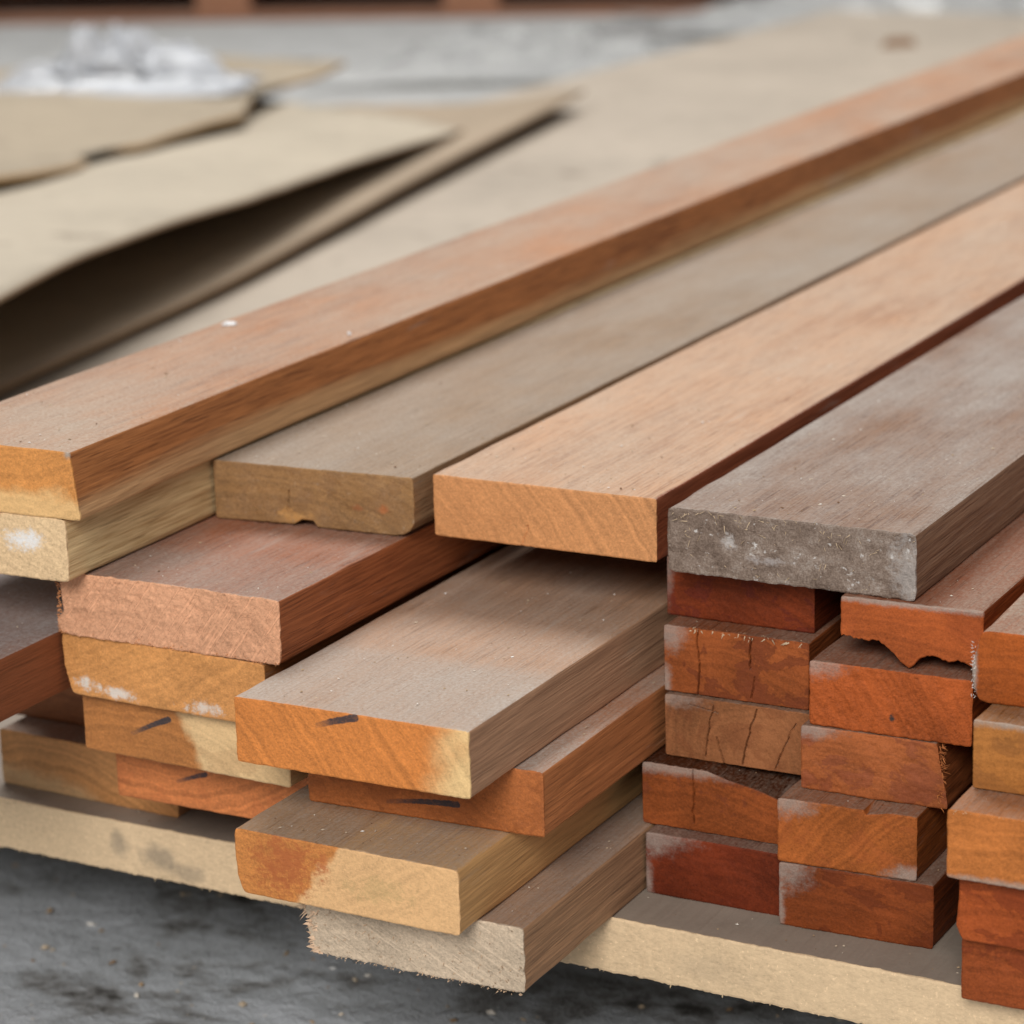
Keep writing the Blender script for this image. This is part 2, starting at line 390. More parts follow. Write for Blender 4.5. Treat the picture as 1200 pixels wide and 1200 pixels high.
MDF = fibreboard('fibreboard', front=True, sm=((1.198, 0.014, 0.007, 0.008, 0.5), (1.222, 0.011, 0.012, 0.008, 0.5), (1.241, 0.006, 0.014, 0.006, 0.4), (1.33, 0.012, 0.02, 0.008, 0.18), (1.52, 0.010, 0.02, 0.008, 0.15)))
V, F, E = board_mesh(BW, BT, 3.98, seed=3.3, skew=byaw, rough=0.00025, edge=0.0003, corner=0.0010, res=0.0011, ressx=0.0013, ragbot=0.0005, sta=[0.0012, 0.004, 0.012, 0.05, 0.2, 0.8, 2.0])
sheet = mesh_obj('fibreboard_sheet', V, F, MDF, attrs={'endm': E})
sheet.location = (BX, BY + BX*math.tan(byaw), -BT)
tag(sheet, 'wide beige fibreboard sheet with a pale fuzzy sawn edge, lying under all the timber stacks', 'sheet')
FUZZ = plain('fuzz_tan', (0.60, 0.45, 0.27))
its = []
for i in range(160):
    xx = random.uniform(0.9, 1.92)
    its.append(((xx, xx*math.tan(byaw)+random.uniform(0.0003, 0.003), random.uniform(-0.0008, 0.0006)), (random.uniform(-1, 1), random.uniform(-0.8, 0.2), random.uniform(-1.6, -0.2)), random.uniform(0.0005, 0.0016), random.uniform(0.0002, 0.00042)))
fibres('edge_fuzz', sheet, its, FUZZ)

# bearers between floor and sheet
BEAR = wood('bearer_wood', lin((150, 112, 78)), lin((165, 125, 85)), 61, 0.09, dust=0.2)
for i, yy in enumerate((0.62, 2.0, 3.4)):
    V, F, E = board_mesh(0.09, 0.0827, 1.8, seed=80+i, res=0.006, sta=[0.01, 0.9])
    o = mesh_obj('bearer', V, F, BEAR, attrs={'endm': E}); o.location = (0.47, yy, FZ+0.0004); o.rotation_euler = (0, 0, math.pi/2)
    tag(o, ('squared timber bearer under the front of the fibreboard sheet', 'squared timber bearer under the middle of the fibreboard sheet', 'squared timber bearer under the far end of the fibreboard sheet')[i], 'bearer', 'bearers under the fibreboard sheet')

# ------------------------------------------------------------------ loose warped sheets behind the timber
def warped(name, f, nu, nv, th, mat, label, edge_seed=1, rag=(0, 0, 0, 0)):
    """f(a, b) -> point; a along the near edge 0..1, b away from it 0..1"""
    V, F = [], []
    A = np.linspace(0, 1, nu+1); B_ = np.linspace(0, 1, nv+1)
    for lay in (0, 1):
        for i, a in enumerate(A):
            for j, b in enumerate(B_):
                aa, bb = a, b
                if j == 0: bb = b + rag[0]*abs(float(fbm(a*5, 0.3, edge_seed, 3, 0.45))) + rag[2]*max(0, float(vnoise(a*16, 3.3, edge_seed+1))-0.45)
                if i == nu: aa = a - rag[1]*abs(float(fbm(b*9, 0.9, edge_seed+2, 4, 0.6)))
                p = Vector(f(aa, bb)); V.append(p - Vector((0, 0, th*lay)))
    nn = (nu+1)*(nv+1); I = lambda i, j, l=0: l*nn+i*(nv+1)+j
    E = []
    for i in range(nu):
        for j in range(nv):
            F.append((I(i, j), I(i+1, j), I(i+1, j+1), I(i, j+1))); E.append(0)
            F.append((I(i, j, 1), I(i, j+1, 1), I(i+1, j+1, 1), I(i+1, j, 1))); E.append(0)
    for i in range(nu):
        F.append((I(i, 0), I(i, 0, 1), I(i+1, 0, 1), I(i+1, 0))); F.append((I(i, nv), I(i+1, nv), I(i+1, nv, 1), I(i, nv, 1))); E += [1, 1]
    for j in range(nv):
        F.append((I(0, j), I(0, j+1), I(0, j+1, 1), I(0, j, 1))); F.append((I(nu, j), I(nu, j, 1), I(nu, j+1, 1), I(nu, j+1))); E += [1, 1]
    o = mesh_obj(name, V, F, mat, attrs={'endm': E})
    for p in o.data.polygons: p.use_smooth = True
    return tag(o, label, 'sheet', 'loose warped sheets behind the timber')
def lerp(a, b, t): return a+(b-a)*t
def curve(pts, t):
    k = [p[0] for p in pts]; return tuple(float(np.interp(t, k, [p[i] for p in pts])) for i in (1, 2, 3))
def smooth_curve(pts, t, h=0.05):
    s = [curve(pts, min(1, max(0, t+d))) for d in (-h, -h/2, 0, h/2, h)]
    return tuple(sum(q[i] for q in s)/5 for i in range(3))
HARD = fibreboard('hardboard_tan', edge=(0.30, 0.20, 0.12), top=(0.36, 0.28, 0.20), dirt=0.5)
HARD2 = fibreboard('hardboard_pale', edge=(0.34, 0.23, 0.14), top=(0.46, 0.395, 0.305), dirt=0.6)
HARD3 = fibreboard('hardboard_grey', edge=(0.42, 0.28, 0.15), top=(0.36, 0.295, 0.215), dirt=0.7)
# lower sheet: lies on the big sheet, its near edge a hand's width above nothing
E2 = [(0, -0.70, 0.05, .010), (.28, -0.80, 0.62, .012), (.5, -0.885, 1.16, .016), (.75, -1.02, 1.78, .024), (1, -1.185, 2.58, .030)]
def s2(a, b):
    p = smooth_curve(E2, a); q = (lerp(-2.2, -1.62, a), lerp(0.3, 2.36, a))
    return (lerp(p[0], q[0], b), lerp(p[1], q[1], b), lerp(p[2], 0.012, sst(0, 0.35, b)))
warped('hardboard_sheet', s2, 60, 30, 0.005, HARD, 'lower thin tan hardboard sheet with its corner tip lifted, behind the longest top board', 2, (0.004, 0.01, 0, 0))
# upper sheet: bulges up, ragged near edge
E3 = [(0, -0.40, -0.20, .128), (.15, -0.512, 0.12, .126), (.32, -0.73, 0.615, .112), (.46, -0.832, 0.93, .096), (.61, -0.921, 1.266, .080), (.72, -0.98, 1.45, .070), (.84, -1.04, 1.68, .054), (1, -1.15, 2.16, .024)]
def s3(a, b):
    p = smooth_curve(E3, a, 0.06); q = (lerp(-2.2, -1.66, a), lerp(0.2, 2.35, a))
    hump = 0.018*math.sin(min(1, b*1.6)*math.pi)*(1-a*0.6)
    zz = lerp(p[2], 0.034, float(sst(0, 0.75, b))) + hump*(1-b) + 0.004*float(vnoise(a*5, b*4, 4))
    return (lerp(p[0], q[0], b), lerp(p[1], q[1], b), zz)
warped('hardboard_sheet', s3, 110, 34, 0.004, HARD2, 'pale bulging hardboard sheet curling up over a dark gap', 5, (0.010, 0.03, 0.07, 0))
# top sheet: broken, grey tan
E4 = [(0, -1.12, 0.70, .115), (.2, -1.20, 1.12, .098), (.38, -1.23, 1.40, .078), (.47, -1.27, 1.50, .074), (.55, -1.31, 1.72, .068), (.66, -1.36, 1.92, .064), (.75, -1.44, 2.08, .062), (1, -1.60, 2.60, .056)]
def s4(a, b):
    p = smooth_curve(E4, a, 0.025); q = (lerp(-2.4, -1.95, a), lerp(0.95, 2.35, a))
    return (lerp(p[0], q[0], b), lerp(p[1], q[1], b), lerp(p[2], 0.062, b) + 0.010*math.sin(b*3.0) + 0.006*float(vnoise(a*6, b*5, 9)))
warped('hardboard_sheet', s4, 110, 34, 0.007, HARD3, 'broken grey tan hardboard sheet lying topmost at the back left', 8, (0.03, 0.03, 0.12, 0))

# ------------------------------------------------------------------ plastic, bag and pallet at the back
def plastic(name, col, alpha_tr=0.35, rough=0.25):
    n = NT(name); f = n.noise(n.coords(), 14, 4)
    n.b.inputs['Transmission Weight'].default_value = alpha_tr; n.b.inputs['Coat Weight'].default_value = 0.5; n.b.inputs['IOR'].default_value = 1.1
    return n.finish(n.ramp(f, [(0.3, shade(col, 0.85)), (0.7, col)]), rough, 0.6)
PLA = plastic('clear_wrap', (0.68, 0.675, 0.66), 0.38); BAG = plastic('white_bag', (0.66, 0.68, 0.72), 0.3, 0.25)
def ridge(x, y, s): return 1-np.abs(fbm(x, y, s, 4, 0.55))
def crumple(name, corners, h, mat, label, cat, seed, nx=90, ny=60, group=None, z0=None, peaks=None):
    z0 = FZ if z0 is None else z0
    a, b, c, d = [np.array(p) for p in corners]
    V, F = [], []
    for i in range(nx+1):
        for j in range(ny+1):
            u, v = i/nx, j/ny
            p = (a*(1-u)+b*u)*(1-v)+(d*(1-u)+c*u)*v
            en = min(u, 1-u, v, 1-v)*3.2*(1+0.5*float(vnoise(u*9, v*9, seed+2))); en = max(0, min(1, en)); en = en*en*(3-2*en)
            k = float(ridge(u*7+0.3*v, v*4, seed)); k2 = float(fbm(u*2.5, v*2, seed+4, 3))
            wob = 0.05*float(fbm(u*4, v*4, seed+8, 3)) if en < 1 else 0
            hh = h*max(0, (k*0.55+k2*0.45+0.15))*(0.15+0.85*en)
            if peaks: hh = h*(0.10+0.22*max(0, k))*en + en*sum(ph*math.exp(-((u-pu)/pw)**2-((v-pv)/pw)**2)*(0.55+0.6*k) for pu, pv, pw, ph in peaks)
            V.append((p[0]+wob, p[1]+wob*0.7, z0+0.004+hh))
    for i in range(nx):
        for j in range(ny):
            q = i*(ny+1)+j; F.append((q, q+ny+1, q+ny+2, q+1))
    o = mesh_obj(name, V, F, mat)
    for p in o.data.polygons: p.use_smooth = True
    return tag(o, label, cat, group)
crumple('plastic_film', ((-2.15, 3.42, 0), (-1.45, 3.72, 0), (-1.75, 4.35, 0), (-2.40, 4.15, 0)), 0.085, PLA, 'crumpled greyish clear plastic film on the concrete beside the big sheet', 'plastic film', 3, group='crumpled plastic film at the back')
crumple('plastic_film', ((-2.15, 4.35, 0), (-0.7, 4.70, 0), (-0.9, 5.4, 0), (-2.2, 5.1, 0)), 0.13, PLA, 'bright crumpled plastic film heap at the very back beyond the big sheet', 'plastic film', 6, group='crumpled plastic film at the back')
crumple('plastic_bag', ((-1.80, 1.86, 0), (-1.46, 2.05, 0), (-1.56, 2.28, 0), (-1.90, 2.08, 0)), 0.035, BAG, 'crumpled bright white plastic bag lying at the back of the loose sheets', 'plastic bag', 17, 120, 90, z0=0.066, peaks=((0.50, 0.50, 0.15, 0.095), (0.76, 0.52, 0.12, 0.055), (0.20, 0.34, 0.10, 0.030)))
PALW = wood('pallet_wood', lin((150, 105, 80)), lin((160, 112, 84)), 71, 0.1, dust=0.3)
prx = bpy.data.objects.new('pallet', None); COL.objects.link(prx); prx.location = (-3.94, 4.27, FZ+0.0005); prx.rotation_euler = (0, 0, math.radians(19.5))
tag(prx, 'weathered brown wooden pallet standing on the concrete along the top edge', 'pallet')
def pbox(name, x, y, z, w, L, t, seed):
    V, F, E = board_mesh(w, t, L, seed=seed, res=0.008, sta=[0.01])
    o = mesh_obj(name, V, F, PALW, prx, {'endm': E}); o.location = (x, y, z); return o
for i in range(3):
    o = pbox('bottom_board', 0, i*0.44, 0, 0.1, 2.4, 0.022, 90+i); o.rotation_euler = (0, 0, -math.pi/2); o.location = (0, i*0.44+0.1, 0)
bxs = (0.10, 0.78, 1.38, 2.26)
for i, xx in enumerate(bxs):
    for j in range(3): pbox('block', xx, j*0.44+0.003, 0.0225, 0.13, 0.094, 0.09, 100+i*3+j)
for i in range(9):
    o = pbox('deck_board', 0, 0, 0.113, 0.115, 2.4, 0.022, 120+i); o.rotation_euler = (0, 0, -math.pi/2); o.location = (0, i*0.122+0.115, 0.1130)
# ------------------------------------------------------------------ timber
G_L, G_M, G_R, G_T, G_C = 'boards of the left stack', 'boards of the middle stack', 'narrow boards of the right stacks', 'wide boards on top of the stacks', None
S = lin
TW = lambda w: w*T
# left stack ---------------------------------------------------------
m = wood('wood_L1', S((165, 118, 82)), S((196, 138, 84)), 1, TW(3.75), sap=S((205, 165, 120)), sapline=(-0.2, -1, 0.013, 0.006), dust=0.55, stain=0.15)
timber(-8.92, 0.24, 3.72, 1, 0, m, 'orange tan board lowest in the left stack, resting on the beige sheet, dusty top', G_L, skew=math.radians(-2.4), L=3.2)
m = wood('wood_L2', S((150, 86, 50)), S((196, 118, 66)), 2, TW(3.7), dust=0.4, stain=0.25, staincol=S((150, 70, 38)), marks=((0.043, 0.0155, 0.0085, 0.35, 0.0010),), pith=(0.03, 0.11))
timber(-5.16, -1.55, 3.66, 2, 0, m, 'reddish orange board second from the bottom of the left stack, faint marker stroke', G_L, skew=0)
m = wood('wood_L3', S((150, 92, 52)), S((178, 116, 62)), 3, TW(3.9), sap=S((224, 188, 138)), sapline=(1, 0.55, -0.070, 0.004), dust=0.4, stain=0.25, staincol=S((140, 84, 44)), marks=((0.039, 0.0172, 0.0120, 0.44, 0.0012),), ringamp=0.35)
timber(-5.24, -2.19, 3.88, 3, 0, m, 'brown board with a pale sapwood corner and marker stroke, third up in the left stack', G_L, skew=math.radians(-2.5))
m = wood('wood_L4', S((150, 98, 55)), S((206, 144, 84)), 4, TW(3.75), dust=0.4, stain=0.12, staincol=S((160, 104, 52)), spots=((0.012, 0.006, 0.006, 0.003, 0.9, (0.72, 0.67, 0.60)), (0.030, 0.004, 0.010, 0.0025, 0.8, (0.74, 0.70, 0.64)), (0.078, 0.004, 0.010, 0.003, 0.7, (0.74, 0.70, 0.64))), pith=(-0.05, 0.2), ringamp=0.3)
timber(-5.32, -2.47, 3.75, 4, 0, m, 'honey coloured board with white specks, directly under the rough sawn pinkish board', G_L, skew=math.radians(-1.9), ragged=0.0004, xl=[(0, .0035), (.3, .001), (.7, -.0004), (1, 0)], corner=0.0012)
m = wood('wood_L5', S((150, 86, 50)), S((216, 160, 124)), 5, TW(4.0), side2=S((104, 52, 28)), dust=0.66, dustcol=(0.34, 0.265, 0.22), stain=0.0, saw=(math.radians(-36), 0.75), endbump=1.0, ringamp=0.25, wipe=(0.058, 0.5, 0.30))
o = timber(-5.27, -2.56, 3.98, 5, -0.57, m, 'board with rough sawn pinkish end and dark red side, atop the left stack', G_L, skew=math.radians(0.3), rough=0.0004, ragged=0.0004, tilt=math.radians(3), edge=0.0004, corner=0.0012, t=1.0, xl=[(0, 0), (.2, -.002), (.35, .002), (.6, .001), (1, 0)])
PINKF = plain('fuzz_pink', S((190, 128, 84)))
its = []
for i in range(200):
    xx = random.uniform(0.02, 1)*0.119 if random.random() < 0.75 else random.uniform(0.0, 0.01)
    its.append(((xx, 0.0004+random.uniform(0, 0.002), random.uniform(-0.0004, 0.0022)), (random.uniform(-1, 1), random.uniform(-1, 0), random.uniform(-0.8, 0.2)), random.uniform(0.0005, 0.0014), random.uniform(0.00018, 0.0004)))
for i in range(120):
    its.append(((random.uniform(-0.001, 0.001), 0.001, random.uniform(0, 0.028)), (random.uniform(-1.5, 0), random.uniform(-1, 0), random.uniform(-0.6, 0.4)), random.uniform(0.0005, 0.0016), random.uniform(0.00018, 0.00035)))
fibres('splinters', o, its, PINKF)
# boards further left, their ends outside the picture
m = wood('wood_FL', S((128, 74, 46)), S((150, 92, 54)), 6, TW(3.7), dust=0.75, dustcol=(0.36, 0.33, 0.32))
timber(-9.06, -5.6, 3.68, 4, 0, m, 'dark reddish board with grey dusty top at the left frame edge', G_L, res=0.0015)
m = wood('wood_FL3', S((140, 82, 48)), S((150, 92, 54)), 7, TW(3.7), dust=0.4)
timber(-9.10, 1.6, 3.7, 3, 0, m, 'shaded brown board deep in the left stack, just under the dark dusty one', G_L, res=0.0012)
timber(-9.14, 0.9, 3.7, 2, 0, m, 'shaded brown board deep in the left stack, lying on the lowest tan board', G_L, res=0.0012)

# middle stack ---------------------------------------------------------
m = wood('wood_M1', S((166, 128, 96)), S((196, 176, 152)), 8, TW(3.56), dust=0.55, dustcol=(0.33, 0.27, 0.23), stain=0.0, saw=(math.radians(62), 0.45), endbump=0.75, ringamp=0.2, mott=0.6, greyend=0.0)
o = timber(-0.42, -3.49, 3.52, 1, 0, m, 'greyish board with a splintered left end, lowest of the middle stack', G_M, skew=math.radians(0.2), ragged=0.0002, rough=0.0003, edge=0.0003, corner=0.0008, ragbot=0.0006, xl=[(0, .002), (.2, .0005), (.35, -.001), (.5, 0), (.65, -.002), (.8, -.0008), (1, .0004)])
GREYF = plain('fuzz_grey', S((186, 158, 130))); BRF = plain('fuzz_brown', S((204, 174, 146)), var=0.4)
its = []
for i in range(220):
    zz = random.uniform(0.0, 0.029); d = (random.uniform(-2.2, -0.4), random.uniform(-0.8, 0.2), random.uniform(-0.9, 0.3))
    its.append(((random.uniform(0, 0.006), random.uniform(0.0, 0.003), zz), d, random.uniform(0.001, 0.0036), random.uniform(0.0004, 0.0010)))
for i in range(14): its.append(((0.001, 0.002, random.uniform(0.018, 0.027)), (-1, random.uniform(-0.3, 0.3), random.uniform(-0.9, -0.2)), random.uniform(0.006, 0.011), random.uniform(0.0004, 0.0009)))
fibres('splinters', o, its, BRF)
its = []
for i in range(110):
    its.append(((random.uniform(0, 0.106), random.uniform(-0.0002, 0.002), random.uniform(-0.0012, 0.001)), (random.uniform(-1, 1), random.uniform(-1, 0.2), random.uniform(-1, 0.1)), random.uniform(0.0005, 0.0015), random.uniform(0.0002, 0.0004)))
for i in range(120):
    its.append(((random.uniform(0, 0.106), 0.0004, random.uniform(0, 0.029)), (random.uniform(-0.6, 0.6), -0.8, random.uniform(-1, 1)), random.uniform(0.001, 0.003), random.uniform(0.00015, 0.0003)))
fibres('end_fuzz', o, its, GREYF)
m = wood('wood_M2', S((176, 132, 84)), S((198, 128, 66)), 9, TW(3.7), sap=S((226, 180, 128)), sapside=S((196, 152, 100)), sapline=(1, -0.75, -0.030, 0.0025), dust=0.6, dustcol=(0.38, 0.31, 0.255), stain=0.0, spots=((0.026, 0.018, 0.016, 0.014, 0.75, S((172, 92, 50))), (0.072, 0.014, 0.014, 0.006, 0.35, S((170, 150, 100))), (0.046, 0.022, 0.002, 0.006, 0.7, S((186, 108, 60)))), pith=(0.0, 0.16), ringamp=0.3)
timber(-1.29, -4.01, 3.73, 2, -0.15, m, 'board half orange and half pale on its end, second up in the middle stack', G_M, skew=math.radians(-1.2), xl=[(0, .003), (.25, .0006), (.6, 0), (1, 0)], corner=0.0013)
m = wood('wood_M3', S((176, 112, 68)), S((168, 98, 50)), 10, TW(3.85), dust=0.5, stain=0.35, staincol=S((120, 62, 30)), marks=((0.057, 0.0080, 0.0170, 0.10, 0.0012),), ringamp=0.25)
timber(-0.83, -2.70, 3.84, 3, 0.15, m, 'recessed brown board with a long marker stroke, third up in the middle stack', G_M, skew=math.radians(1.7))
m = wood('wood_M4', S((170, 130, 100)), S((208, 128, 62)), 11, TW(3.79), sap=S((236, 198, 140)), sapside=S((178, 138, 108)), sapline=(1, -0.35, -0.096, 0.012), dust=0.72, dustcol=(0.425, 0.365, 0.315), stain=0.1, pith=(-0.16, -0.14), marks=((0.0505, 0.0255, 0.0098, 0.30, 0.0014),), wipe=(0.085, 0.4, 0.42), endbump=0.8, ringamp=0.42)
timber(-1.20, -3.96, 3.79, 4, -0.25, m, 'wide board with grey dusty top and bright orange end, topmost of the middle stack', G_M, skew=math.radians(0.6))
m5 = wood('wood_M5', S((140, 84, 50)), S((150, 92, 54)), 12, TW(3.7), dust=0.4)
timber(-0.9, 16.0, 3.6, 5, -0.2, m5, 'shaded packing board deep in the dark under the smooth top board', G_M, res=0.002, L=2.6)

# top layer ---------------------------------------------------------
m = wood('wood_A5', S((212, 184, 138)), S((222, 190, 148)), 13, TW(3.6), side2=S((170, 132, 84)), sap=S((190, 120, 70)), sapside=S((206, 176, 126)), sapline=(-1, 1.4, 0.030, 0.006), dust=0.3, stain=0.0, spots=((0.086, 0.018, 0.010, 0.005, 1.0, (0.82, 0.80, 0.78)),), ringamp=0.2)
timber(-8.30, -3.07, 3.62, 6, 0.62, m, 'pale cream board at the left, directly under the long top board', G_T, corner=0.0016)
m = wood('wood_B', S((142, 112, 82)), S((152, 114, 70)), 14, TW(3.7), dust=0.62, dustcol=(0.37, 0.31, 0.255), stain=0.35, staincol=S((112, 76, 44)), greyend=0.12, ringamp=0.35, spots=((0.045, 0.004, 0.008, 0.004, 0.8, S((200, 150, 90))), (0.092, 0.012, 0.0025, 0.002, 0.9, S((176, 110, 66))), (0.078, 0.012, 0.0025, 0.0015, 0.7, S((150, 92, 56)))))
timber(-4.66, 0.90, 3.60, 6, 0.68, m, 'greyish brown board with chipped rounded lower corner, between the cream board and the smooth one', G_T, skew=math.radians(2.3), zb=[(0, 0), (.40, .0008), (.44, .0035), (.50, .0032), (.52, .0004), (.90, 0), (.95, .0012), (.98, .003), (1, .006)], ragged=0.0003, t=0.98, cracks=[([(.040, .008), (.0415, .017)], .0005, .002)])
m = wood('wood_C', S((186, 142, 108)), S((202, 142, 92)), 15, TW(3.86), rightface=S((138, 66, 36)), side2=S((140, 92, 60)), dust=0.42, dustcol=(0.50, 0.395, 0.305), stain=0.0, pith=(-0.22, -0.20), ringamp=0.42, rings=330, saw=(math.radians(40), 0.10), endbump=0.5)
timber(-0.85, 1.35, 3.86, 6, 0.68, m, 'smooth tan board with a clean orange end, on top between the brown and grey boards', G_T, skew=math.radians(-1.4), rough=0.00015, edge=0.00015, corner=0.0005, cracks=[([(.046, .0), (.050, .010)], .0006, .0010)])
m = wood('wood_D', S((132, 98, 74)), S((120, 98, 82)), 16, TW(3.9), side2=S((96, 62, 46)), dust=0.52, dustvar=2.6, dustcol=(0.38, 0.325, 0.285), stain=0.0, greyend=0.92, endbump=1.0,
         spots=((0.029, 0.017, 0.004, 0.003, 0.7, (0.60, 0.57, 0.55)), (0.114, 0.012, 0.008, 0.018, 0.5, (0.46, 0.43, 0.41)), (0.050, 0.010, 0.010, 0.002, 0.5, (0.52, 0.48, 0.47))))
oD = timber(3.34, 0.98, 3.90, 6, 0.19, m, 'grey dirty board crusted with dust and fibres, on top of the right stacks', G_T, skew=math.radians(-0.9), rough=0.0004, ragged=0.0003, edge=0.0004, corner=0.0014)
STRAW = plain('fuzz_straw', S((196, 172, 142)))
its = []
for i in range(130):
    hx = random.random()**0.8; xx = 0.117*hx
    zz = random.uniform(0.001, 0.029) if random.random() < 0.5 else 0.0285-abs(random.gauss(0, 0.004))
    its.append(((xx, -0.0006, zz), (random.uniform(-1, 1), random.uniform(-0.5, -0.05), random.uniform(-1, 1)), random.uniform(0.001, 0.0042), random.uniform(0.00011, 0.00024)))
fibres('stuck_fibres', oD, its, STRAW)
m = wood('wood_A', S((174, 112, 64)), S((204, 138, 74)), 17, TW(3.08), side2=S((112, 62, 30)), sap=S((226, 182, 124)), sapside=S((198, 156, 112)), sapline=(0.0, -1, 0.0105, 0.004), dust=0.60, dustcol=(0.44, 0.35, 0.275), stain=0.0, pith=(0.05, 0.12), ringamp=0.3, corner=((0.092, 0.031, 0.003, 0.003, 0.9),))
oA = timber(-7.57, -3.12, 3.08, 7, 1.25, m, 'long orange brown board lying highest of all, running back across the picture', G_T, t=1.06, skew=0.0, corner=0.0010, xr=[(0, 0.0036), (.5, 0.0016), (1, 0)])

NOTCH = [(0, .0118), (.10, .0112), (.20, .0108), (.27, .0112), (.34, .008), (.44, .002), (.50, .0004), (.53, .002), (.57, .0056), (.62, .0068), (.66, .0066), (.70, .0072), (.74, .0058), (.77, .0050), (.80, .0064), (.86, .0062), (.93, .0040), (1, .0022)]
# right stacks ---------------------------------------------------------
RED, ORG, BRN = S((150, 72, 40)), S((176, 94, 48)), S((142, 92, 56))
def rwood(k, end, **kw):
    kw.setdefault('dust', 0.45); kw.setdefault('dustcol', (0.30, 0.225, 0.175)); kw.setdefault('stain', 0.4); kw.setdefault('ringamp', 0.35); kw.setdefault('endbump', 0.42); kw.setdefault('endgloss', 0.0); kw.setdefault('spec', 0.15); kw.setdefault('checks', 0.0); kw.setdefault('mott', 1.0)
    end = (end[0]*0.80, end[1]*0.84, end[2]*0.74)
    sk = kw.pop('sidek', 1.0)
    return wood('wood_R%d' % k, shade(end, 0.72*sk), end, 20+k, TW(2.4), side2=shade(end, 0.35*sk), **kw)
GR = 0.65
timber(3.15, 0.46, 2.22, 1, 0, rwood(11, S((118, 48, 26)), stain=0.3, staincol=S((84, 28, 16)), corner=((0, 0.029, 0.024, 0.010, GR), (0, 0.006, 0.004, 0.012, 0.6))), 'dark red board at the bottom of the inner right stack, grey upper left corner', G_R)
timber(2.96, 0.77, 2.38, 2, 0, rwood(12, S((160, 82, 42)), sidek=0.30, dust=0.08, stain=0.7, staincol=S((110, 56, 38)), corner=((0.01, 0.029, 0.05, 0.004, GR),)), 'orange red board with blackened top edge, second up in the inner right stack', G_R, zt=[(0, 0), (.45, 0), (.6, -.003), (.8, -.0055), (1, -.010)], prof_len=0.05, res=0.00036, cracks=[([(.0255, .029), (.0255, .004)], .0005, .0015)])
timber(3.18, 1.15, 2.36, 3, 0, rwood(13, S((156, 98, 66)), stain=0.35, staincol=S((112, 58, 34)), corner=((0, 0.029, 0.02, 0.006, 0.5),), pith=(0.045, 0.004)), 'weathered tan brown board with fanning cracks, third up in the inner right stack', G_R, res=0.00036, cracks=[([(.020, .002), (.024, .027)], .00036, .0022), ([(.038, .001), (.045, .028)], .00040, .003), ([(.054, .001), (.064, .024)], .00036, .0022), ([(.012, .026), (.026, .024)], .0005, .002), ([(.026, .012), (.029, .0)], .0005, .002)])
timber(3.13, 1.26, 2.35, 4, 0, rwood(14, S((160, 84, 46)), stain=0.75, staincol=S((98, 46, 32)), corner=((0.002, 0.029, 0.010, 0.010, GR), (0, 0.004, 0.004, 0.012, 0.7))), 'cracked red brown board with dark stains, fourth up in the inner right stack', G_R, res=0.00036, t=1.06, cracks=[([(.0165, .032), (.0172, .018), (.0168, 0.0)], .00040, .003), ([(.043, .030), (.042, .016)], .0005, .0025), ([(.044, .012), (.043, .002)], .0005, .0015)])
oR14 = BOARDS[-1][0]
timber(2.98, 1.72, 2.42, 5, 0, rwood(15, S((142, 62, 34)), stain=0.7, staincol=S((96, 38, 34)), corner=((0, 0.026, 0.004, 0.02, 0.5),)), 'dark red stained board directly beneath the left part of the grey dirty board', G_R, z=4.06, t=0.94, skew=math.radians(-1.0))
timber(5.44, 0.19, 2.36, 1, 0, rwood(21, S((140, 68, 34)), stain=0.7, staincol=S((96, 42, 22)), corner=((0, 0.029, 0.016, 0.014, GR), (0, 0.008, 0.003, 0.014, 0.7))), 'dark red brown board at the bottom of the second right stack, grey upper left corner', G_R, skew=math.radians(1.6))
timber(5.41, 0.21, 2.12, 2, 0, rwood(22, S((184, 100, 50)), stain=0.35, staincol=S((164, 84, 46)), corner=((0.002, 0.029, 0.016, 0.008, GR), (0.062, 0.001, 0.014, 0.006, 0.7)), pith=(0.22, -0.16), ringamp=0.45), 'orange board with diagonal grain and water mark, second up in the second right stack', G_R, skew=math.radians(2.0), zt=[(0, 0), (.62, 0), (.64, -.0022), (.72, -.0012), (.80, 0), (1, 0)], prof_len=0.02)
oR23 = timber(5.59, 0.68, 2.18, 3, 0, rwood(23, S((170, 94, 56)), stain=0.7, staincol=S((134, 72, 52)), corner=((0, 0.029, 0.022, 0.005, GR),)), 'orange brown board with a frayed right edge, third up in the second right stack', G_R, skew=math.radians(0.4), xr=[(0, .002), (.3, .001), (.6, -.001), (1, -.003)], ragged=0.0005)
oR24 = timber(5.71, 0.71, 2.46, 4, 0, rwood(24, S((182, 90, 46)), stain=0.0, corner=((0, 0.030, 0.020, 0.008, GR),), endbump=0.6, spots=((0.038, 0.0085, 0.0012, 0.0022, 1.0, (0.05, 0.04, 0.035)),), pith=(-0.06, -0.04)), 'rough bright orange board under the broken one, fourth up in the second right stack', G_R, skew=math.radians(0.6), rough=0.0004)
timber(6.15, 0.82, 2.12, 5, 0, rwood(25, S((176, 88, 46)), stain=0.25, staincol=S((140, 66, 40)), corner=((0.03, 0.0296, 0.06, 0.0025, 0.8),)), 'orange red board with a jagged bite broken out of its lower edge', G_R, skew=math.radians(1.3),
       zb=[(q, float(np.interp(q, [a for a, b in NOTCH], [b for a, b in NOTCH])) + random.uniform(-0.0005, 0.0009)) for q in np.linspace(0, 1, 56)], prof_len=0.06)
timber(8.69, -1.11, 2.4, 1, 0, rwood(31, S((164, 80, 42)), stain=0.7, staincol=S((116, 50, 28))), 'stained red orange board at the bottom of the outermost right stack', G_R, ragged=0.0004)
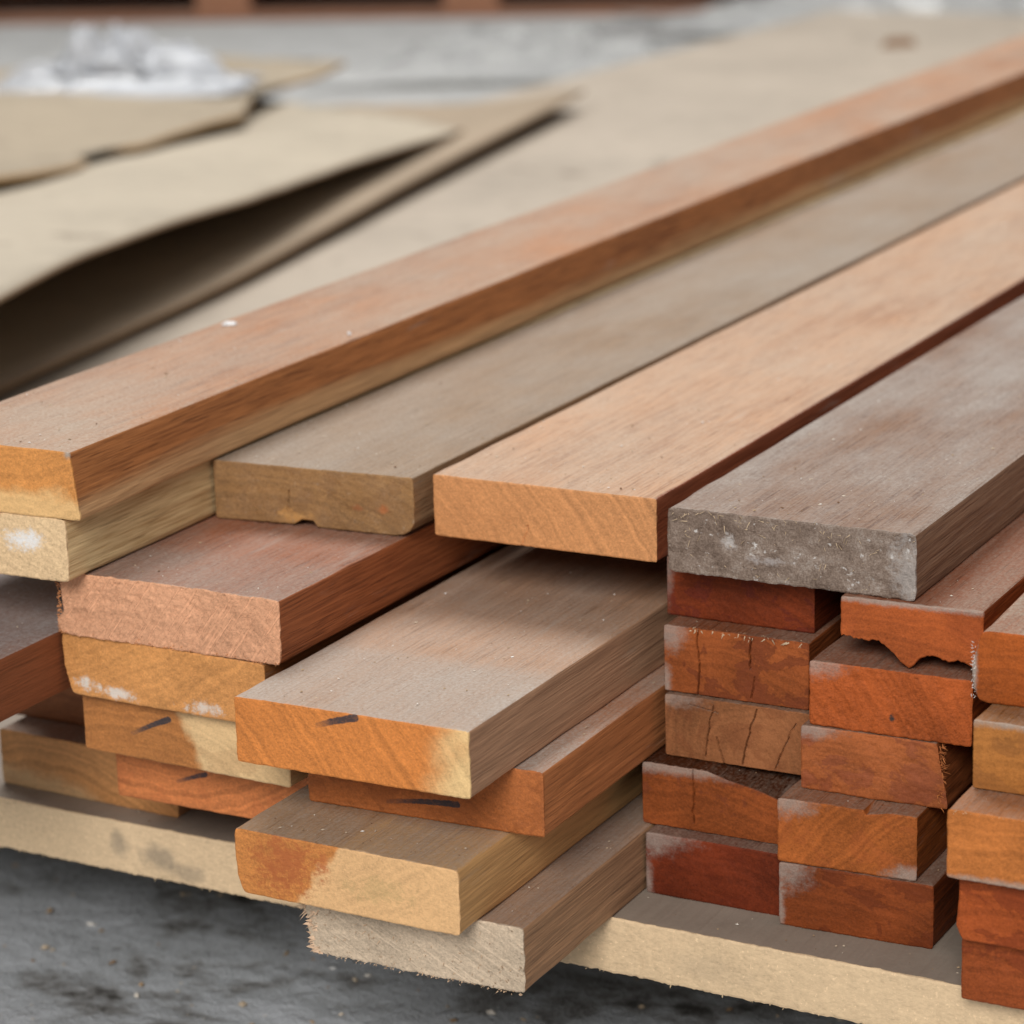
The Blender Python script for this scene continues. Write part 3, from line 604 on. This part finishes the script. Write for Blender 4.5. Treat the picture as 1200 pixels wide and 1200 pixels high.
timber(8.72, -1.35, 2.38, 2, 0, rwood(32, S((168, 80, 40)), stain=0.7, staincol=S((112, 46, 24))), 'red orange board with a dark water mark, second up in the outermost right stack', G_R, xl=[(0, .0015), (.2, -.001), (.6, 0), (1, 0)], ragged=0.0004)
oR33 = timber(8.63, -1.62, 2.4, 3, 0, rwood(33, S((196, 116, 62)), stain=0.0, corner=((0.03, 0.0002, 0.05, 0.0028, 0.7),), endbump=0.6), 'bright orange board jutting furthest forward in the outermost right stack', G_R, rough=0.0003)
timber(8.69, -0.77, 2.4, 4, 0, rwood(34, S((176, 112, 60)), stain=0.45, staincol=S((122, 78, 46)), corner=((0.03, 0.0298, 0.08, 0.003, 0.8),)), 'tan brown board with grey dusty rim, fourth up in the outermost right stack', G_R, res=0.00036, cracks=[([(.026, .027), (.0285, .020), (.0285, .001)], .0005, .0025)])
oR35 = timber(8.44, -0.07, 2.4, 5, 0, rwood(35, S((182, 92, 42)), stain=0.0, dust=0.6, dustcol=(0.36, 0.31, 0.25), corner=((0, 0.016, 0.0022, 0.02, 0.9),)), 'orange board topping the outermost right stack, whitish left edge', G_R, t=1.05, xl=[(0, .002), (.2, .0002), (.45, -.0004), (.7, .001), (1, .003)], corner=0.002)
# frayed fibres on the right stacks
ORF = plain('fuzz_orange', S((176, 108, 62)))
fibres('splinters', oR23, [((0.0640+random.uniform(-0.0015, 0.001), random.uniform(0, 0.004), random.uniform(0, 0.029)), (random.uniform(0.1, 1.2), random.uniform(-1, 0.3), random.uniform(-1, 0.6)), random.uniform(0.001, 0.004), random.uniform(0.0002, 0.0004)) for i in range(90)], ORF)
fibres('splinters', oR14, [((random.uniform(0.012, 0.070), random.uniform(0, 0.003), 0.0312+random.uniform(-0.001, 0.0004)), (random.uniform(-1, 1), random.uniform(-1, -0.2), random.uniform(-0.9, 0.1)), random.uniform(0.001, 0.0035), random.uniform(0.0002, 0.0004)) for i in range(70)], STRAW)
fibres('splinters', oR33, [((random.uniform(0.0, 0.072), random.uniform(0, 0.001), 0.0292+random.uniform(-0.001, 0.0004)), (random.uniform(-1, 1), random.uniform(-1, -0.2), random.uniform(-0.4, 0.6)), random.uniform(0.0005, 0.0014), random.uniform(0.00015, 0.0003)) for i in range(40)], STRAW)
fibres('splinters', oR35, [((random.uniform(-0.0006, 0.0012), random.uniform(0, 0.001), random.uniform(0.001, 0.026)), (random.uniform(-1, 0.4), random.uniform(-1, -0.2), random.uniform(-1, 1)), random.uniform(0.0005, 0.0014), random.uniform(0.00015, 0.0003)) for i in range(50)], plain('fuzz_white', (0.62, 0.58, 0.54)))

# ------------------------------------------------------------------ sawdust, chips, grit
n = NT('sawdust'); rr = n.attr('rnd')
SAW = n.finish(n.ramp(rr, [(0.0, (0.20, 0.11, 0.06)), (0.35, (0.46, 0.33, 0.20)), (0.7, (0.60, 0.50, 0.38)), (1.0, (0.85, 0.83, 0.80))]), 0.8, 0.2)
def grains(name, pts, label, cat):
    V, F, R = [], [], []
    for (p, s) in pts:
        k = len(V); ax = [random.uniform(0.5, 1.4) for _ in range(3)]; an = random.uniform(0, 6.28); ca, sa = math.cos(an), math.sin(an)
        for d in ((1, 0, .4), (0, 1, .4), (-1, 0, .45), (0, -1, .4), (.1, .1, 1), (0, 0, -.02)):
            dx, dy, dz = d[0]*ax[0]*s, d[1]*ax[1]*s*0.7, d[2]*ax[2]*s*0.8
            V.append((p[0]+dx*ca-dy*sa, p[1]+dx*sa+dy*ca, p[2]+dz))
        r = random.random()
        for i in range(4):
            F.append((k+i, k+(i+1) % 4, k+4)); F.append((k+(i+1) % 4, k+i, k+5)); R += [r, r]
    o = mesh_obj(name, V, F, SAW, attrs={'rnd': R}); return tag(o, label, cat, kind='stuff')
def covered(px, py, z):
    for (o, x, y, w, zb_, t, yaw, L, lv) in BOARDS:
        if abs(zb_-z) < 0.004:
            dx, dy = px-x, py-y; lx = dx*math.cos(yaw)+dy*math.sin(yaw); ly = -dx*math.sin(yaw)+dy*math.cos(yaw)
            if -0.001 < lx < w+0.001 and -0.004 < ly < L: return True
    return False
pts = []
for (o, x, y, w, zb_, t, yaw, L, lv) in BOARDS:
    for i in range(300 if w > 0.09 else 110):
        lx = random.uniform(0.003, w-0.003); ly = 0.003+random.random()**1.6*0.75
        px = x+lx*math.cos(yaw)-ly*math.sin(yaw); py = y+lx*math.sin(yaw)+ly*math.cos(yaw)+0.004
        if covered(px, py, zb_+t+0.0004): continue
        s = random.choice((0.0002, 0.00025, 0.0003, 0.0004, 0.0005, 0.0008)); pts.append(((px, py, zb_+t+0.0003), s))
for i in range(500):
    px = random.uniform(-0.4, 0.45); py = -0.012+random.random()*0.07+px*math.tan(byaw)
    if not covered(px, py, 0): pts.append(((px, py, 0.0002), random.choice((0.0003, 0.0005, 0.0008))))
grains('sawdust', pts, 'pale sawdust grains scattered over the board tops and the sheet', 'sawdust')
pts = [((random.uniform(-0.75, 0.3), random.uniform(-0.1, 0.6), FZ+0.0003), random.choice((0.0008, 0.0012, 0.0018, 0.003))) for i in range(700)]
grains('floor_grit', pts, 'fine grit and chips scattered on the dark concrete floor', 'grit')
# single visible chips
def chip(name, loc, sz, mat, label, rot=0.3):
    w, l, h = sz
    V = [(-w, -l, 0), (w*.8, -l*.7, 0), (w, l*.6, 0), (-w*.6, l, 0), (-w*.7, -l*.7, h), (w*.6, -l*.4, h*.8), (w*.8, l*.5, h), (-w*.4, l*.6, h*1.1)]
    F = [(3, 2, 1, 0), (4, 5, 6, 7), (0, 1, 5, 4), (1, 2, 6, 5), (2, 3, 7, 6), (3, 0, 4, 7)]
    o = mesh_obj(name, V, F, mat); o.location = loc; o.rotation_euler = (0, 0, rot); return tag(o, label, 'chip')
WHITE = plain('chip_white', (0.80, 0.83, 0.86), 0.4); BROWN = plain('chip_brown', (0.24, 0.14, 0.08))
chip('wood_chip', (-1.03, 3.42, 0.0005), (0.035, 0.02, 0.012), BROWN, 'small brown wood chip lying far back on the big beige sheet', 0.6)
chip('paint_chip', (-0.222, 0.17, 7.06*T+0.0005), (0.004, 0.0025, 0.0012), WHITE, 'pale bluish paint chip at the back edge of the longest top board', 0.4)
chip('paint_chip', (-0.147, 0.17, 7.06*T+0.0005), (0.0012, 0.001, 0.001), WHITE, 'tiny white speck near the front edge of the longest top board', 0.9)
